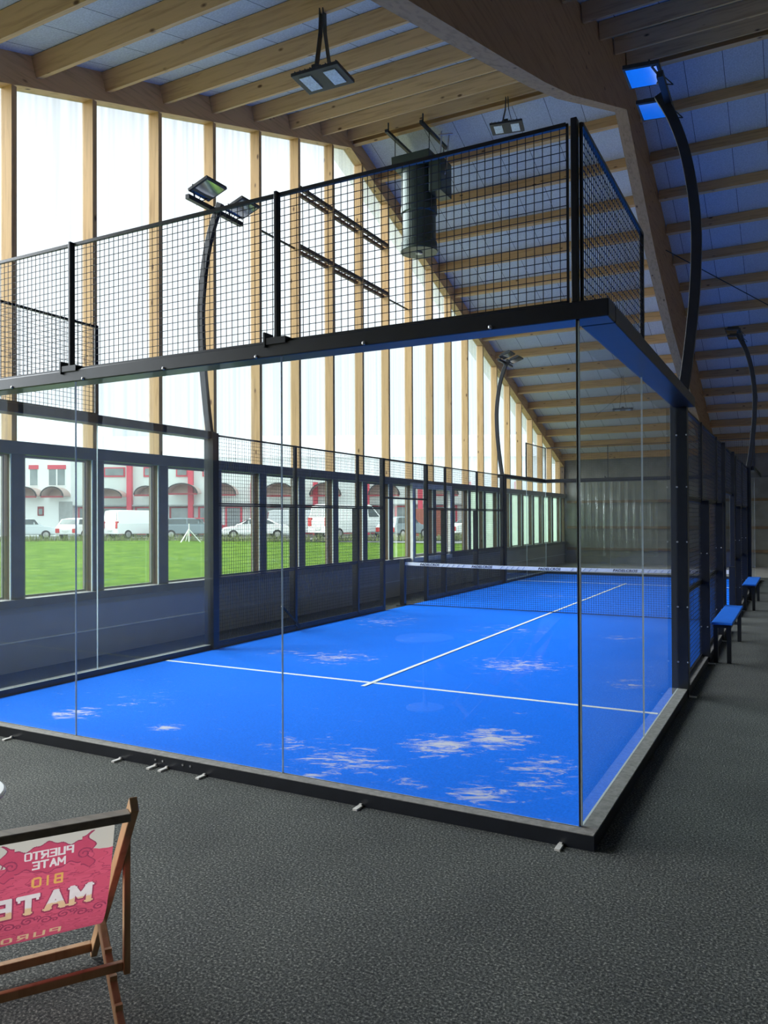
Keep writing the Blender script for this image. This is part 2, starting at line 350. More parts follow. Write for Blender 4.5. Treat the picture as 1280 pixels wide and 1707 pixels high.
# windows, one per bay
n = 0
for a, b in bays:
    if b < -.5: continue
    n += 1; wn = thing('window_%d' % n, None, None, kind='structure', loc=(-7.2, a, .86))
    ya, yb = a+.01, b-.01
    white = 12.3 < (a+b)/2 < 14.9
    fm = M_whitef if white else M_steelg
    m = MB(); t = .025 if not white else .06
    for q in (((-7.248,ya,.86),(-7.222,ya+t,2.58)), ((-7.248,yb-t,.86),(-7.222,yb,2.58)), ((-7.248,ya+t,.86),(-7.222,yb-t,.86+t)), ((-7.248,ya+t,2.58-t),(-7.222,yb-t,2.58))): m.box(*q)
    m.build('window_frame', fm, wn)
    m = MB(); m.box((-7.118, b-.018, .86), (-7.10, b-.002, 2.58)); m.build('gasket', M_edge, wn)
    MB().box((-7.24, ya+t, .86+t), (-7.232, yb-t, 2.58-t)).build('pane', M_milky if a > 16 else M_wglass, wn)
# white sash standing in front of two bays
t = thing('sash_frame', 'white rectangular sash frame fixed before the window row, beyond the court gate opening', 'window frame', (-7.03, 13.4, .75))
for nm, q in (('rail', ((-7.03,12.25,.76),(-6.96,14.62,.86))), ('rail', ((-7.03,12.25,2.52),(-6.96,14.62,2.64))), ('stile', ((-7.03,12.25,.86),(-6.96,12.36,2.52))), ('stile', ((-7.03,14.5,.86),(-6.96,14.62,2.52)))):
    MB().box(*q).build(nm, M_whitef, t)
# other walls
o = MB().prism([(Y0, 0), (YR, 0), (YR, purl_bot(YR)+T), (Y0, purl_bot(Y0)+T)], (XR, XR+.2), 'x').build('wall_right', M_greyw); tag(o, kind='structure')
o2 = MB().prism([(YR, 0), (Y1, 0), (Y1, purl_bot(Y1)+T), (YR, purl_bot(YR)+T)], (XR, XR+.2), 'x').build('wall_right', M_greyw); tag(o2, kind='structure')
o = MB().box((-7.3, Y0-.2, 0), (XR+.2, Y0, purl_bot(Y0)+T)).build('wall_near', M_greyw); tag(o, kind='structure')
wf = thing('wall_far', None, None, kind='structure')
MB().box((-7.3, Y1, 0), (XR+.2, Y1+.2, purl_bot(Y1)+T)).build('wall_panel', M_greyw, wf)
for z in (2.46, 1.46, .62): MB().box((-7.0, Y1-.09, z-.1), (XR, Y1, z)).build('wall_rail', M_fbrown, wf)
MB().box((-7.0, Y1-.05, 3.2), (XR, Y1, 3.26)).build('wall_rail', M_steelg, wf)

m = MB(); bm = m.bm; R_ = []
for k in range(121):
    x = -6.3+2.9*k/120; y = 25.2+.06*math.sin(k*.55)+.03*math.sin(k*1.7); R_.append((bm.verts.new((x, y, .35)), bm.verts.new((x, y+.02*math.sin(k), 3.15))))
for p, q in zip(R_, R_[1:]): bm.faces.new([p[0], q[0], q[1], p[1]])
def film():
    m, nt, out = newmat('clear_plastic_film'); t = N(nt, 'ShaderNodeBsdfTransparent'); t.inputs[0].default_value = (.93,.95,.93,1); d_ = N(nt, 'ShaderNodeBsdfDiffuse'); d_.inputs[0].default_value = (.6,.6,.55,1)
    g_ = N(nt, 'ShaderNodeBsdfGlossy'); g_.inputs['Roughness'].default_value = .15; a_ = N(nt, 'ShaderNodeMixShader'); a_.inputs[0].default_value = .5; b_ = N(nt, 'ShaderNodeMixShader'); b_.inputs[0].default_value = .22
    nt.links.new(d_.outputs[0], a_.inputs[1]); nt.links.new(g_.outputs[0], a_.inputs[2]); nt.links.new(t.outputs[0], b_.inputs[1]); nt.links.new(a_.outputs[0], b_.inputs[2]); nt.links.new(b_.outputs[0], out.inputs[0]); return m
o = m.build('plastic_curtain', film(), smooth=True); tag(o, 'crumpled clear plastic sheet hanging before the far wall behind the court', 'plastic sheet')
o.modifiers.new('thickness', 'SOLIDIFY').thickness = .002
# ------------------------------------------------------------------ glulam frame
bot = [(-6.3,0),(-6.3,2.6),(-5.2,3.7),(-1,5.12),(1.04,5.76),(3.16,6.44),(4.62,6.92),(5.87,7.37),(9.62,8.92),(11.1,8.12),(12.7,7.27),(15.1,6.27),(17.1,5.62),(20.5,4.75),(23.4,3.7),(25.3,2.4),(25.5,0)]
top = [(26.35,0),(26.35,purl_bot(26.35)+T-.01),(YR,purl_bot(YR)+T-.01),(-7.0,purl_bot(-7.0)+T-.01),(-7.0,0)]
g = thing('glulam_frame', 'huge curved glued timber roof frame rising over the court to the ridge', 'roof beam', (-1.6, YR, 0))
m = MB(); poly = bot+top
half = [p for p in bot if p[0] <= 9.62]+[(YR, purl_bot(YR)+T-.01)]+[(-7.0,purl_bot(-7.0)+T-.01),(-7.0,0)]
m.prism(half, (-1.7, -1.5), 'x'); m.build('rafter', M_glul, g)
half = [p for p in bot if p[0] >= 9.62]+[(26.35,0),(26.35,purl_bot(26.35)+T-.01),(YR, purl_bot(YR)+T-.01)]
MB().prism(half, (-1.7, -1.5), 'x').build('rafter', M_glul, g)
o = MB().bar((-1.46, 13.8, 7.72), (3.9, 17.5, 4.6), .02, n=6).build('tension_rod', M_blackp)
tag(o, 'thin dark steel rod running down from the timber frame on the right', 'steel rod')

# ------------------------------------------------------------------ court
turfo = thing('court_turf', 'bright blue artificial turf of the court, worn sandy in patches', 'turf', (0,0,0))
MB().box((-5.97, .03, .001), (-.03, 19.97, .02)).build('turf_mat', M_turf, turfo)
LW = .05
for nm, q in (('court_line', ((-5.95, 3.05-LW/2, .02), (-.05, 3.05+LW/2, .0235))), ('court_line', ((-5.95, 16.95-LW/2, .02), (-.05, 16.95+LW/2, .0235))), ('court_line', ((-3-LW/2, 2.85, .0236), (-3+LW/2, 17.15, .0258)))):
    MB().box(*q).build(nm, M_lined, turfo)

def rail(root, a, b, out):
    """base rail along an edge; out = outward direction"""
    a, b, out = Vector(a), Vector(b), Vector(out)
    lo = Vector((min(a.x, b.x, (a+out*.1).x, (b+out*.1).x), min(a.y, b.y, (a+out*.1).y, (b+out*.1).y), 0))
    hi = Vector((max(a.x, b.x, (a+out*.1).x, (b+out*.1).x), max(a.y, b.y, (a+out*.1).y, (b+out*.1).y), .082))
    rr = MB().box(lo, hi).build('base_rail', M_black, root)
    i = .004
    MB().box((lo.x+i, lo.y+i, .082), (hi.x-i, hi.y-i, .085)).build('rail_top', M_conc_top, rr)
def pane(root, a, b, z0, z1, out):
    """12 mm glass between plan points a and b; clear faces, bright polished edges"""
    a, b = Vector((*a, 0)), Vector((*b, 0)); d = (b-a).normalized(); o_ = Vector((*out, 0))
    g_ = .003; A, B = a+d*g_, b-d*g_; th = .012
    m = MB(); bm = m.bm
    v = [bm.verts.new(p) for p in (A+Vector((0,0,z0)), B+Vector((0,0,z0)), B+o_*th+Vector((0,0,z0)), A+o_*th+Vector((0,0,z0)),
                                   A+Vector((0,0,z1)), B+Vector((0,0,z1)), B+o_*th+Vector((0,0,z1)), A+o_*th+Vector((0,0,z1)))]
    for q, mi in (((0,3,2,1),1),((4,5,6,7),1),((0,1,5,4),0),((2,3,7,6),0),((1,2,6,5),1),((3,0,4,7),1)):
        bm.faces.new([v[i] for i in q]).material_index = mi
    return m.build('glass_pane', [M_glass, M_edge], root)
def mesh_panel(root, a, b, z0, z1, out, frame=.04, pitch=.05, wt=.0038, rails=(), hr=None):
    """steel frame with a welded 50 mm wire grid"""
    a, b, o_ = Vector((*a, 0)), Vector((*b, 0)), Vector((*out, 0)); d = (b-a).normalized(); L = (b-a).length
    fr = MB(); h = frame/2; Z = Vector((0,0,1)); off = o_*.02
    fr.bar(a+off+d*h+Z*z0, a+off+d*h+Z*z1, frame, frame, side=d)
    fr.bar(b+off-d*h+Z*z0, b+off-d*h+Z*z1, frame, frame, side=d)
    for z in (z0+h, z1-h)+tuple(rails): fr.bar(a+off+d*frame+Z*z, b+off-d*frame+Z*z, hr or frame*.8, hr or frame*.8, side=Z)
    pf = fr.build('mesh_panel', M_black, root)
    wr = MB(); n = int(round(L/pitch))
    for k in range(1, n):
        p = a+off+d*(L*k/n); wr.bar(p+Z*z0, p+Z*z1, wt, wt, side=d)
    n = int(round((z1-z0)/pitch))
    for k in range(1, n):
        z = z0+(z1-z0)*k/n; wr.bar(a+off+o_*wt+Z*z, b+off+o_*wt+Z*z, wt, wt, side=Z)
    wr.build('wire_grid', M_wire, pf)
def post(root, lo, hi, bolts=None):
    p = MB().box(lo, hi).build('post', M_black, root, bevel=.004)
    for b in bolts or ():
        MB().lathe([(.004,0),(.009,.0),(.009,.006),(.004,.008)], n=8, M=Matrix.Translation(b) @ Matrix.Rotation(PI/2, 4, 'X')).build('bolt', M_zinc, p)
    return p
def clip(root, x, y, out):
    ox, oy = out; c = MB()
    c.box((x-.015-abs(oy)*.0+min(0, ox*.06), y-.015+min(0, oy*.06), 0), (x+.015+max(0, ox*.06), y+.015+max(0, oy*.06), .012))
    c.box((x-.008, y-.008, .012), (x+.008, y+.008, .02)); c.build('floor_clip', M_clip, root)

# near end
e = thing('court_enclosure', 'near glass end wall of the court with black top beam and wire mesh above', 'court fence', (-3, 0, 0))
rail(e, (-6, 0), (0, 0), (0, -1)) if False else None
def end_wall(e, y, s):
    out = (0, -s)                                # outward
    yl, yh = sorted((y, y-s*.1))
    rr = MB().box((-6.1, yl, 0), (.1, yh, .082)).build('base_rail', M_black, e)
    MB().box((-6.096, yl+.003, .082), (.096, yh-.003, .085)).build('rail_top', M_conc_top, rr)
    for k in range(3): pane(e, (-2*k-2, y), (-2*k, y), .085, 2.91, out)
    bl, bh = sorted((y-s*.02, y+s*.16))
    MB().box((-6.18, bl, 2.9), (.18, bh, 3.0)).build('top_beam', M_black, e, bevel=.008)
    for x0, x1 in ((-6,-4.06),(-4.06,-2.04),(-2.04,-.045)): mesh_panel(e, (x0, y), (x1, y), 3.0, 4.02, (0, s), frame=.013, hr=.024)
    for x in (-4.06, -2.04, -.006):
        hw_ = .018 if x > -1 else .0125; p = post(e, (x-hw_, y-.02 if s > 0 else y-.03, 3.0), (x+hw_, y+.03 if s > 0 else y+.02, 4.03))
        if x < -1:
            q = MB(); q.box((x-.07, y-.035, 2.985), (x+.09, y+.05, 3.03)); q.box((x-.09, y-.04, 2.97), (x-.075, y+.05, 3.07)); q.build('bracket', M_black, p)
    for k in range(7):
        x = -.5-k*.85; MB().lathe([(.003,0),(.012,0),(.012,.01),(.004,.014)], n=8, M=Matrix.Translation((x, y-s*.02, 2.915)) @ Matrix.Rotation(PI/2*s, 4, 'X')).build('bolt', M_zinc, e)
end_wall(e, 0.0, 1)
MB().box((-.003, .0005, .085), (.003, .013, 2.9)).build('corner_seal', M_black, e)
for x in (-3.06, -2.99, -2.80, -2.73): MB().lathe([(.003,0),(.008,0),(.008,.005)], n=8, M=Matrix.Translation((x, -.1, .05)) @ Matrix.Rotation(PI/2, 4, 'X')).build('bolt', M_zinc, e)
for x in (-4.65, -3.41, -3.06, -2.95, -2.6, -1.34, -.08): clip(e, x, -.105, (0, -1))
e2 = thing('court_enclosure', 'far glass end wall of the court, seen behind the net', 'court fence', (-3, 20, 0))
end_wall(e2, 20.0, -1)

def side_wall(e, x, s):
    """x = court edge, s = outward sign"""
    out = (s, 0)
    xl, xh = sorted((x, x+s*.1))
    for ya, yb in ((0, 9.0), (11.0, 20)):
        rr = MB().box((xl, ya, 0), (xh, yb, .081)).build('base_rail', M_black, e)
        MB().box((xl+.003, ya, .081), (xh-.003, yb, .0845)).build('rail_top', M_conc_top, rr)
    for ya, yb in ((0,2),(2,4),(16,18),(18,20)): pane(e, (x, ya if ya else .014), (x, yb-.014 if yb == 20 else yb), .085, 2.91, out)
    bl, bh = sorted((x-s*.02, x+s*.18))
    for ya, yb in ((0.17, 4.02), (15.98, 19.83)): MB().box((bl, ya, 2.9), (bh, yb, 3.0)).build('top_beam', M_black, e, bevel=.008)
    for ya, yb in ((0, 2), (18, 20)):
        mesh_panel(e, (x, ya+.035), (x, yb-.0), 3.0, 4.02, out, frame=.016, hr=.026)
        yy = yb if ya == 0 else ya
        post(e, (x+min(0, s*.03), yy-.02, 2.95), (x+max(0, s*.03), yy+.02, 4.03))
    # main posts
    for yy, dd in ((4.0, 1), (16.0, -1)):
        a, b = sorted((yy-.06*dd, yy+.06*dd))
        bb = [(x+s*.055+k, a-.001, z) for z in (.35, .9, 1.55, 2.1, 2.62) for k in (-.04, .05)] if s > 0 and yy < 5 else None
        post(e, (x-.05 if s > 0 else x-.11, a, 0), (x+.11 if s > 0 else x+.05, b, 2.98), bb)
    # wide lower posts and slim upper ones
    for yy in (6.0, 8.0, 12.0, 14.0):
        bb = [(x+s*.06+k, yy-.031, z) for z in (.45, 1.35) for k in (-.035, .035)] if s > 0 else None
        post(e, (x+min(0, s*.12), yy-.03, 0), (x+max(0, s*.12), yy+.03, 2.0), bb)
        post(e, (x+min(0, s*.045), yy-.03, 2.0), (x+max(0, s*.045), yy+.03, 2.97))
    for yy in (9.0, 11.0): post(e, (x+min(0, s*.08), yy-.04, 0), (x+max(0, s*.08), yy+.04, 2.97))
    for ya, yb in ((4.06,6),(6,8),(8,9),(11,12),(12,14),(14,15.94)):
        mesh_panel(e, (x, ya), (x, yb), .085, 1.0, out, frame=.03); mesh_panel(e, (x, ya), (x, yb), 1.0, 2.0, out, frame=.03)
        mesh_panel(e, (x, ya), (x, yb), 2.0, 2.97, out, frame=.03)
    mesh_panel(e, (x, 9), (x, 11), 2.18, 2.97, out, frame=.04)
    for yy in (3.97, 5.95, 7.9, 12, 14): clip(e, x+s*.105, yy, out)
el = thing('court_enclosure', 'left side fence of the court, black wire mesh between glass ends, by the window wall', 'court fence', (-6, 10, 0)); side_wall(el, -6.0, -1)
MB().bar((-5.97, 5.55, .45), (-5.9, 5.95, .09), .025).build('brace', M_blackp, el)
er = thing('court_enclosure', 'right side fence of the court, glass panes then black posts beside the benches', 'court fence', (0, 10, 0)); side_wall(er, 0.0, 1)

# net
nt_ = thing('padel_net', 'black net with white printed tape stretched across the blue court', 'net', (-3, 10, 0))
for x in (-6.1, .1):
    MB().box((x-.05, 9.95, .0), (x+.05, 10.05, .96)).build('net_post', M_black, nt_, bevel=.005)
    MB().box((x-.1, 9.88, .0), (x+.1, 10.12, .015)).build('base_plate', M_black, nt_)
def sag(x): return .90-.03*(1-((x+3)/3.05)**2)
m = MB()
xs = [-6.05+6.1*k/24 for k in range(25)]
m2 = m.bm
for xa, xb in zip(xs, xs[1:]):
    za, zb = sag(xa), sag(xb)
    v = [m2.verts.new(c) for c in ((xa,9.992,za-.065),(xb,9.992,zb-.065),(xb,10.008,zb-.065),(xa,10.008,za-.065),(xa,9.992,za),(xb,9.992,zb),(xb,10.008,zb),(xa,10.008,za))]
    for q in ((0,3,2,1),(4,5,6,7),(0,1,5,4),(2,3,7,6)): m2.faces.new([v[i] for i in q])
bmesh.ops.remove_doubles(m2, verts=m2.verts, dist=.0005)
tape = m.build('net_tape', M_tape, nt_)
m = MB()
for k in range(1, 140):
    x = -6.05+6.1*k/140; m.bar((x, 10, .04), (x, 10, sag(x)-.06), .0035)
for k in range(1, 20):
    z = .04+.8*k/20.5
    m.bar((-6.05, 10, z), (.05, 10, z), .0035)
m.build('netting', M_wire, nt_)
MB().bar((-6.05, 10, .035), (.05, 10, .035), .012).build('bottom_cord', M_black, nt_)

def text_bm(s, size, bold=.0, shear=0.0, extrude=.0015, space=1.0):
    c = bpy.data.curves.new('t', 'FONT'); c.body = s; c.size = size; c.offset = bold; c.shear = shear; c.extrude = extrude; c.align_x = 'CENTER'; c.space_character = space
    o_ = bpy.data.objects.new('t', c); COL.objects.link(o_); dg = bpy.context.evaluated_depsgraph_get()
    me = bpy.data.meshes.new_from_object(o_.evaluated_get(dg)); bpy.data.objects.remove(o_)
    m = MB(); m.bm.from_mesh(me); bpy.data.meshes.remove(me); bpy.data.curves.remove(c); return m
for x in (-5.50, -4.38, -3.04, -1.66, -.55):
    m = text_bm('PADELCROS', .062, .0018, .25, .001, 1.05)
    m.bm.transform(Matrix.Translation((x, 9.991, sag(x)-.054)) @ Matrix.Rotation(PI/2, 4, 'X') @ Matrix.Diagonal((1.2,1,1,1)))
    m.build('lettering', M_ink, tape)
for k in range(5):
    x = (-4.95, -3.72, -2.35, -1.1, -.1)[k]; m = MB()
    for j in range(5): xx = x-.28+j*.11; m.bar((xx, 9.99, sag(x)-.058), (xx+.05, 9.99, sag(x)-.010), .012, .003, side=(0,1,0))
    m.build('printed_stripes', M_inkg, tape)

# floodlight masts
def mast_profile(s):
    return [(.06,2.98),(.12,3.4),(.175,3.9),(.20,4.3),(.205,4.7),(.17,5.1),(.10,5.5),(-.01,5.85),(-.14,6.12)]
def make_mast(x, y, s, label):
    t = thing('floodlight_mast', label, 'light mast', (x, y, 2.98), group=None)
    pts = [(x+s*a, y, z) for a, z in mast_profile(s)]
    # smooth the curve
    P = [Vector(p) for p in pts]; Q = []
    for i in range(len(P)-1):
        p0, p1, p2, p3 = P[max(i-1,0)], P[i], P[i+1], P[min(i+2, len(P)-1)]
        for k in range(5):
            u_ = k/5; Q.append(.5*((2*p1)+(-p0+p2)*u_+(2*p0-5*p1+4*p2-p3)*u_*u_+(-p0+3*p1-3*p2+p3)*u_**3))
    Q.append(P[-1])
    MB().sweep(Q, .06, .10, (0,1,0)).build('mast_arm', M_black, t, bevel=.006)
    MB().box((x+s*.06-.07, y-.06, 2.975), (x+s*.06+.07, y+.06, 2.995)).build('foot_plate', M_black, t)
    cx, cz = x-s*.05, 6.03
    MB().box((cx-.03, y-.56, cz-.03), (cx+.03, y+.56, cz+.03)).build('crossbar', M_blackp, t)
    for yy in (y-.36, y+.36):
        M = Matrix.Translation((cx-s*.18, yy, cz+.12)) @ Matrix.Rotation(s*math.radians(5 if s > 0 else 19), 4, 'Y')
        h = MB(); h.box((-.17,-.20,0),(.17,.20,.04), M); h.box((-.12,-.12,.04),(.12,.12,.07), M)
        for k in range(6): h.box((-.12,-.09+k*.034,.075),(.12,-.083+k*.034,.10), M)
        hd = h.build('floodlight', M_blackp, t, bevel=.004)
        MB().box((-.145,-.175,-.004),(.145,.175,.001), M).build('lens', M_lens, hd)
        b = MB(); 
        for ss in (-1, 1): b.bar((cx, yy+ss*.05, cz+.02), M @ Vector((s*.08, ss*.20, .02)), .02, .008)
        b.bar(M @ Vector((s*.08, -.20, .045)), M @ Vector((s*.08, .20, .045)), .015); b.build('yoke', M_blackp, hd)
        cb = MB(); a0 = M @ Vector((s*.1, .05, .08)); a1 = Vector((cx, yy, cz)); mid = (a0+a1)/2+Vector((s*.12, .06, -.08))
        cb.bar(a0, mid, .012, n=6); cb.bar(mid, a1, .012, n=6); cb.build('cable', M_blackp, hd)
    return t
make_mast(-6.0, 4.0, -1, 'curved black floodlight mast on the left fence nearest the viewer, two square lamps')
make_mast(-6.0, 16.0, -1, 'curved dark floodlight mast at the far end of the left fence by the windows')
make_mast(0.0, 4.0, 1, 'tall curved black floodlight mast at the near right, lamp glass at its tip mirroring the blue turf')
make_mast(0.0, 16.0, 1, 'small distant curved floodlight mast at the right edge above the far bench')

# ceiling lamps
def make_highbay(loc, hang, rz, label):
    t = thing('ceiling_lamp', label, 'ceiling lamp', loc, rz)
    h = MB()
    h.box((-.30,-.21,.0),(.30,.21,.04)); h.build('housing', M_blackp, t, world=False, bevel=.006)
    fin = MB()
    for k in range(9): fin.box((-.27+k*.066,-.18,.04),(-.262+k*.066,.18,.07))
    fin.box((-.04,-.19,.04),(.04,.19,.085)); fin.build('heat_sink', M_blackp, t, world=False)
    for x in (-.155, .155):
        MB().box((x-.075,-.14,-.008),(x+.075,.14,.0)).build('led_panel', M_ledc, t, world=False)
    b = MB()
    for s in (-1, 1):
        b.bar((s*.10, 0, .05), (s*.03, 0, hang*.62), .012, .075, side=(0,1,0))
        b.bar((s*.03, 0, hang*.6), (s*.02, 0, hang), .012, .075, side=(0,1,0))
    b.build('bracket', M_blackp, t, world=False)
    return t
make_highbay((-3.66, 3.15, 6.80), .86, .05, 'black twin-panel lamp hanging from the timber ceiling, nearest the viewer')
make_highbay((-3.64, 9.5, 9.05), .58, .2, 'black twin-panel lamp hung at the ridge left of the mesh corner')
make_highbay((-3.6, 20.0, 5.06), 1.05, .2, 'distant dim lamp hanging from the far roof slope, seen through the glass')

# air heater under the ridge
hx, hy = -5.72, 10.05
h = thing('air_heater', 'dark green cylindrical air heater hanging under the ridge behind the mesh', 'heater', (hx, hy, 7.2))
MB().lathe([(.30,7.28),(.36,7.28),(.37,7.32),(.37,7.42),(.345,7.44),(.345,8.0),(.375,8.02),(.375,8.14),(.36,8.16),(.36,8.95),(.30,8.97)], (hx,hy,0), 40).build('duct_drum', M_duct, h, smooth=False)
MB().lathe([(.28,7.235),(.375,7.235),(.385,7.255),(.375,7.275),(.28,7.275)], (hx,hy,0), 40).build('outlet_ring', M_duct, h)
m = MB()
for k in range(5):
    a = k*2*PI/5; M = Matrix.Translation((hx,hy,7.3)) @ Matrix.Rotation(a, 4, 'Z') @ Matrix.Rotation(.5, 4, 'X'); m.box((.03,-.05,-.004),(.29,.05,.004), M)
m.lathe([(.04,7.2),(.07,7.21),(.07,7.3)], (hx,hy,0), 16); m.build('fan', M_zinc, h)
MB().box((hx-.42, hy-.42, 8.9), (hx+.42, hy+.42, 9.12)).build('top_box', M_duct, h, bevel=.01)
MB().box((hx+.36, hy-.3, 8.3), (hx+.62, hy+.25, 9.0)).build('side_box', M_duct, h, bevel=.01)
for x in (hx-.36, hx+.40):
    MB().box((x-.03, 9.3, 9.47), (x+.03, 10.55, 9.53)).build('hanger_rail', M_blackp, h)
    for y in (hy-.36, hy+.36): MB().bar((x if x < hx else x, y, 9.1), (x, y, 9.47), .018, n=8).build('hanger_rod', M_blackp, h)
    MB().bar((x, 9.4, 9.53), (x, 9.4, 9.7), .03, n=6).build('hanger_rod', M_blackp, h)
m = MB(); m.bar((hx+.6,hy-.2,9.5),(hx+.56,hy-.2,8.9),.035,n=8); m.bar((hx+.72,hy-.1,9.45),(hx+.64,hy-.1,8.7),.03,n=8); m.bar((hx+.55,hy-.25,9.42),(hx+.8,hy-.1,9.45),.03,n=8); m.bar((hx+.64,hy-.1,8.7),(hx+.5,hy-.1,8.6),.03,n=8)
m.build('gas_pipe', M_zinc, h)

# benches
def bench(y0, label):
    t = thing('bench', label, 'bench', (.22, y0+1.05, 0), group=None)
    MB().box((.13, y0, .475), (.37, y0+2.1, .505)).build('seat', M_blue, t, bevel=.008)
    MB().box((.15, y0+.05, .43), (.35, y0+2.05, .475)).build('seat_frame', M_black, t)
    for yy in (y0+.05, y0+1.95):
        for xx in (.15, .30): MB().box((xx, yy, 0), (xx+.05, yy+.05, .43)).build('leg', M_black, t)
bench(6.02, 'blue bench with black legs beside the right fence, nearer of the two')
bench(12.1, 'blue bench with black legs further along the right fence, smaller in view')

# ------------------------------------------------------------------ deckchair
P1 = Vector((-1.5, -2.05, 0)); W = Vector((.555, .832, 0)).normalized(); S = Vector((W.y, -W.x, 0))
DW = .56
deck = thing('deckchair', 'wooden folding deckchair with pink and beige printed sling, back to the viewer', 'deckchair', P1-W*DW/2+S*.4)
def dp(s, z, off): return P1+S*s+W*off+Vector((0, 0, z))
def drail(name, pts, off, wt=.026, ht=.05):
    m = MB(); m.sweep([dp(a, b, off) for a, b in pts], wt, ht, W); return m.build(name, M_deckw, deck, bevel=.004)
for off in (0, -DW): drail('back_rail', [(.0,.02),(.888,.908)], off)
m = MB(); m.bar(dp(.885,.875,-.013), dp(.885,.875,-DW+.013), .026, .055, side=S); m.build('top_bar', M_barw, deck, bevel=.004)
m = MB(); m.bar(dp(.03,.058,-.013), dp(.03,.058,-DW+.013), .035, .035, side=(0,0,1)); m.build('foot_bar', M_deckw, deck, bevel=.004)
for off in (-.014, -DW+.014):
    b = drail('seat_rail', [(-.20,.49),(.31,.285),(1.02,.012)], off)
    for s_, z_ in ((.47,.215),(.58,.175),(.69,.135)):
        MB().bar(dp(s_, z_+.035, off-.012), dp(s_, z_+.035, off+.012), .016, .022, side=(0,0,1)).build('notch_peg', M_deckw, b)
m = MB(); m.bar(dp(-.19,.485,-.03), dp(-.19,.485,-DW+.03), .04, .03, side=(0,0,1)); m.build('front_bar', M_deckw, deck, bevel=.004)
m = MB(); m.bar(dp(1.0,.03,-.043), dp(1.0,.03,-DW+.043), .03, .03, side=(0,0,1)); m.build('rear_bar', M_deckw, deck, bevel=.004)
for off in (.028, -DW-.028): drail('prop_leg', [(.60,.70),(.59,.225)], off, .022, .036)
m = MB(); m.bar(dp(.585,.25,.017), dp(.585,.25,-DW-.017), .022, .03, side=(0,0,1)); m.build('prop_bar', M_deckw, deck, bevel=.003)
# sling profile (s,z), from top bar to front bar
prof = [(.890,.872),(.868,.868),(.84,.84),(.775,.69),(.70,.545),(.63,.455),(.55,.395),(.42,.345),(.25,.325),(.08,.36),(-.08,.42),(-.19,.505)]
dense = []
for i in range(len(prof)-1):
    p0, p1, p2, p3 = [Vector(prof[j]) for j in (max(i-1,0), i, i+1, min(i+2, len(prof)-1))]
    for k in range(6):
        u_ = k/6; dense.append(.5*((2*p1)+(-p0+p2)*u_+(2*p0-5*p1+4*p2-p3)*u_*u_+(-p0+3*p1-3*p2+p3)*u_**3))
dense.append(Vector(prof[-1]))
arc = [0]
for a, b in zip(dense, dense[1:]): arc.append(arc[-1]+(b-a).length)
FW = .455; FOFF = -.05
def fab(u_, t_, n_=0.0):
    """u across from the right edge (as seen here), t down the sling, n towards the back"""
    t_ = max(0, min(t_, arc[-1]-1e-5)); i = 0
    while arc[i+1] < t_: i += 1
    k = (t_-arc[i])/(arc[i+1]-arc[i]); p = dense[i].lerp(dense[i+1], k); d_ = (dense[i+1]-dense[i]).normalized()
    nn = Vector((-d_.y, d_.x)) # candidate normal
    if nn.x < 0: nn = -nn
    q = p+nn*n_
    return dp(q.x, q.y, FOFF-u_)
def fabric_mat():
    m, nt, out = newmat('printed_sling_fabric'); b = N(nt, 'ShaderNodeBsdfPrincipled'); b.inputs['Roughness'].default_value = .85; b.inputs['Specular IOR Level'].default_value = .15
    uv = N(nt, 'ShaderNodeUVMap'); uv.uv_map = 'cloth'; sp = N(nt, 'ShaderNodeSeparateXYZ'); nt.links.new(uv.outputs[0], sp.inputs[0])
    wv = N(nt, 'ShaderNodeTexNoise'); wv.inputs['Scale'].default_value = 14; wv.inputs['Detail'].default_value = 1; nt.links.new(uv.outputs[0], wv.inputs['Vector'])
    ad = N(nt, 'ShaderNodeMath', operation='MULTIPLY_ADD'); ad.inputs[1].default_value = .07; nt.links.new(wv.outputs[0], ad.inputs[0]); nt.links.new(sp.outputs[1], ad.inputs[2])
    gt = N(nt, 'ShaderNodeMath', operation='GREATER_THAN'); gt.inputs[1].default_value = .186; nt.links.new(ad.outputs[0], gt.inputs[0])
    # contour line work in the red field
    mp = N(nt, 'ShaderNodeMapping'); mp.inputs['Scale'].default_value = (7, 22, 1); nt.links.new(uv.outputs[0], mp.inputs[0])
    n2 = N(nt, 'ShaderNodeTexNoise'); n2.inputs['Scale'].default_value = 1.2; n2.inputs['Detail'].default_value = 2; n2.inputs['Distortion'].default_value = 1.2; nt.links.new(mp.outputs[0], n2.inputs['Vector'])
    red = ramp(nt, n2.outputs[0], [(.36, (.62,.10,.17)), (.385, (.36,.05,.10)), (.40, (.62,.10,.17)), (.53, (.63,.105,.175)), (.545, (.38,.055,.11)), (.56, (.60,.095,.16)), (.7, (.58,.09,.155))])
    mx = N(nt, 'ShaderNodeMix', data_type='RGBA'); nt.links.new(gt.outputs[0], mx.inputs[0]); mx.inputs[6].default_value = (.56,.53,.47,1); nt.links.new(red, mx.inputs[7])
    nt.links.new(mx.outputs[2], b.inputs['Base Color'])
    tr = N(nt, 'ShaderNodeBsdfTranslucent'); nt.links.new(mx.outputs[2], tr.inputs[0]); ms = N(nt, 'ShaderNodeMixShader'); ms.inputs[0].default_value = .45
    nt.links.new(b.outputs[0], ms.inputs[1]); nt.links.new(tr.outputs[0], ms.inputs[2]); nt.links.new(ms.outputs[0], out.inputs[0]); return m
M_fab = fabric_mat()
CELL = .0016; NC = int(FW/CELL); TMAX = .56; NR = int(TMAX/CELL)
layer = {}
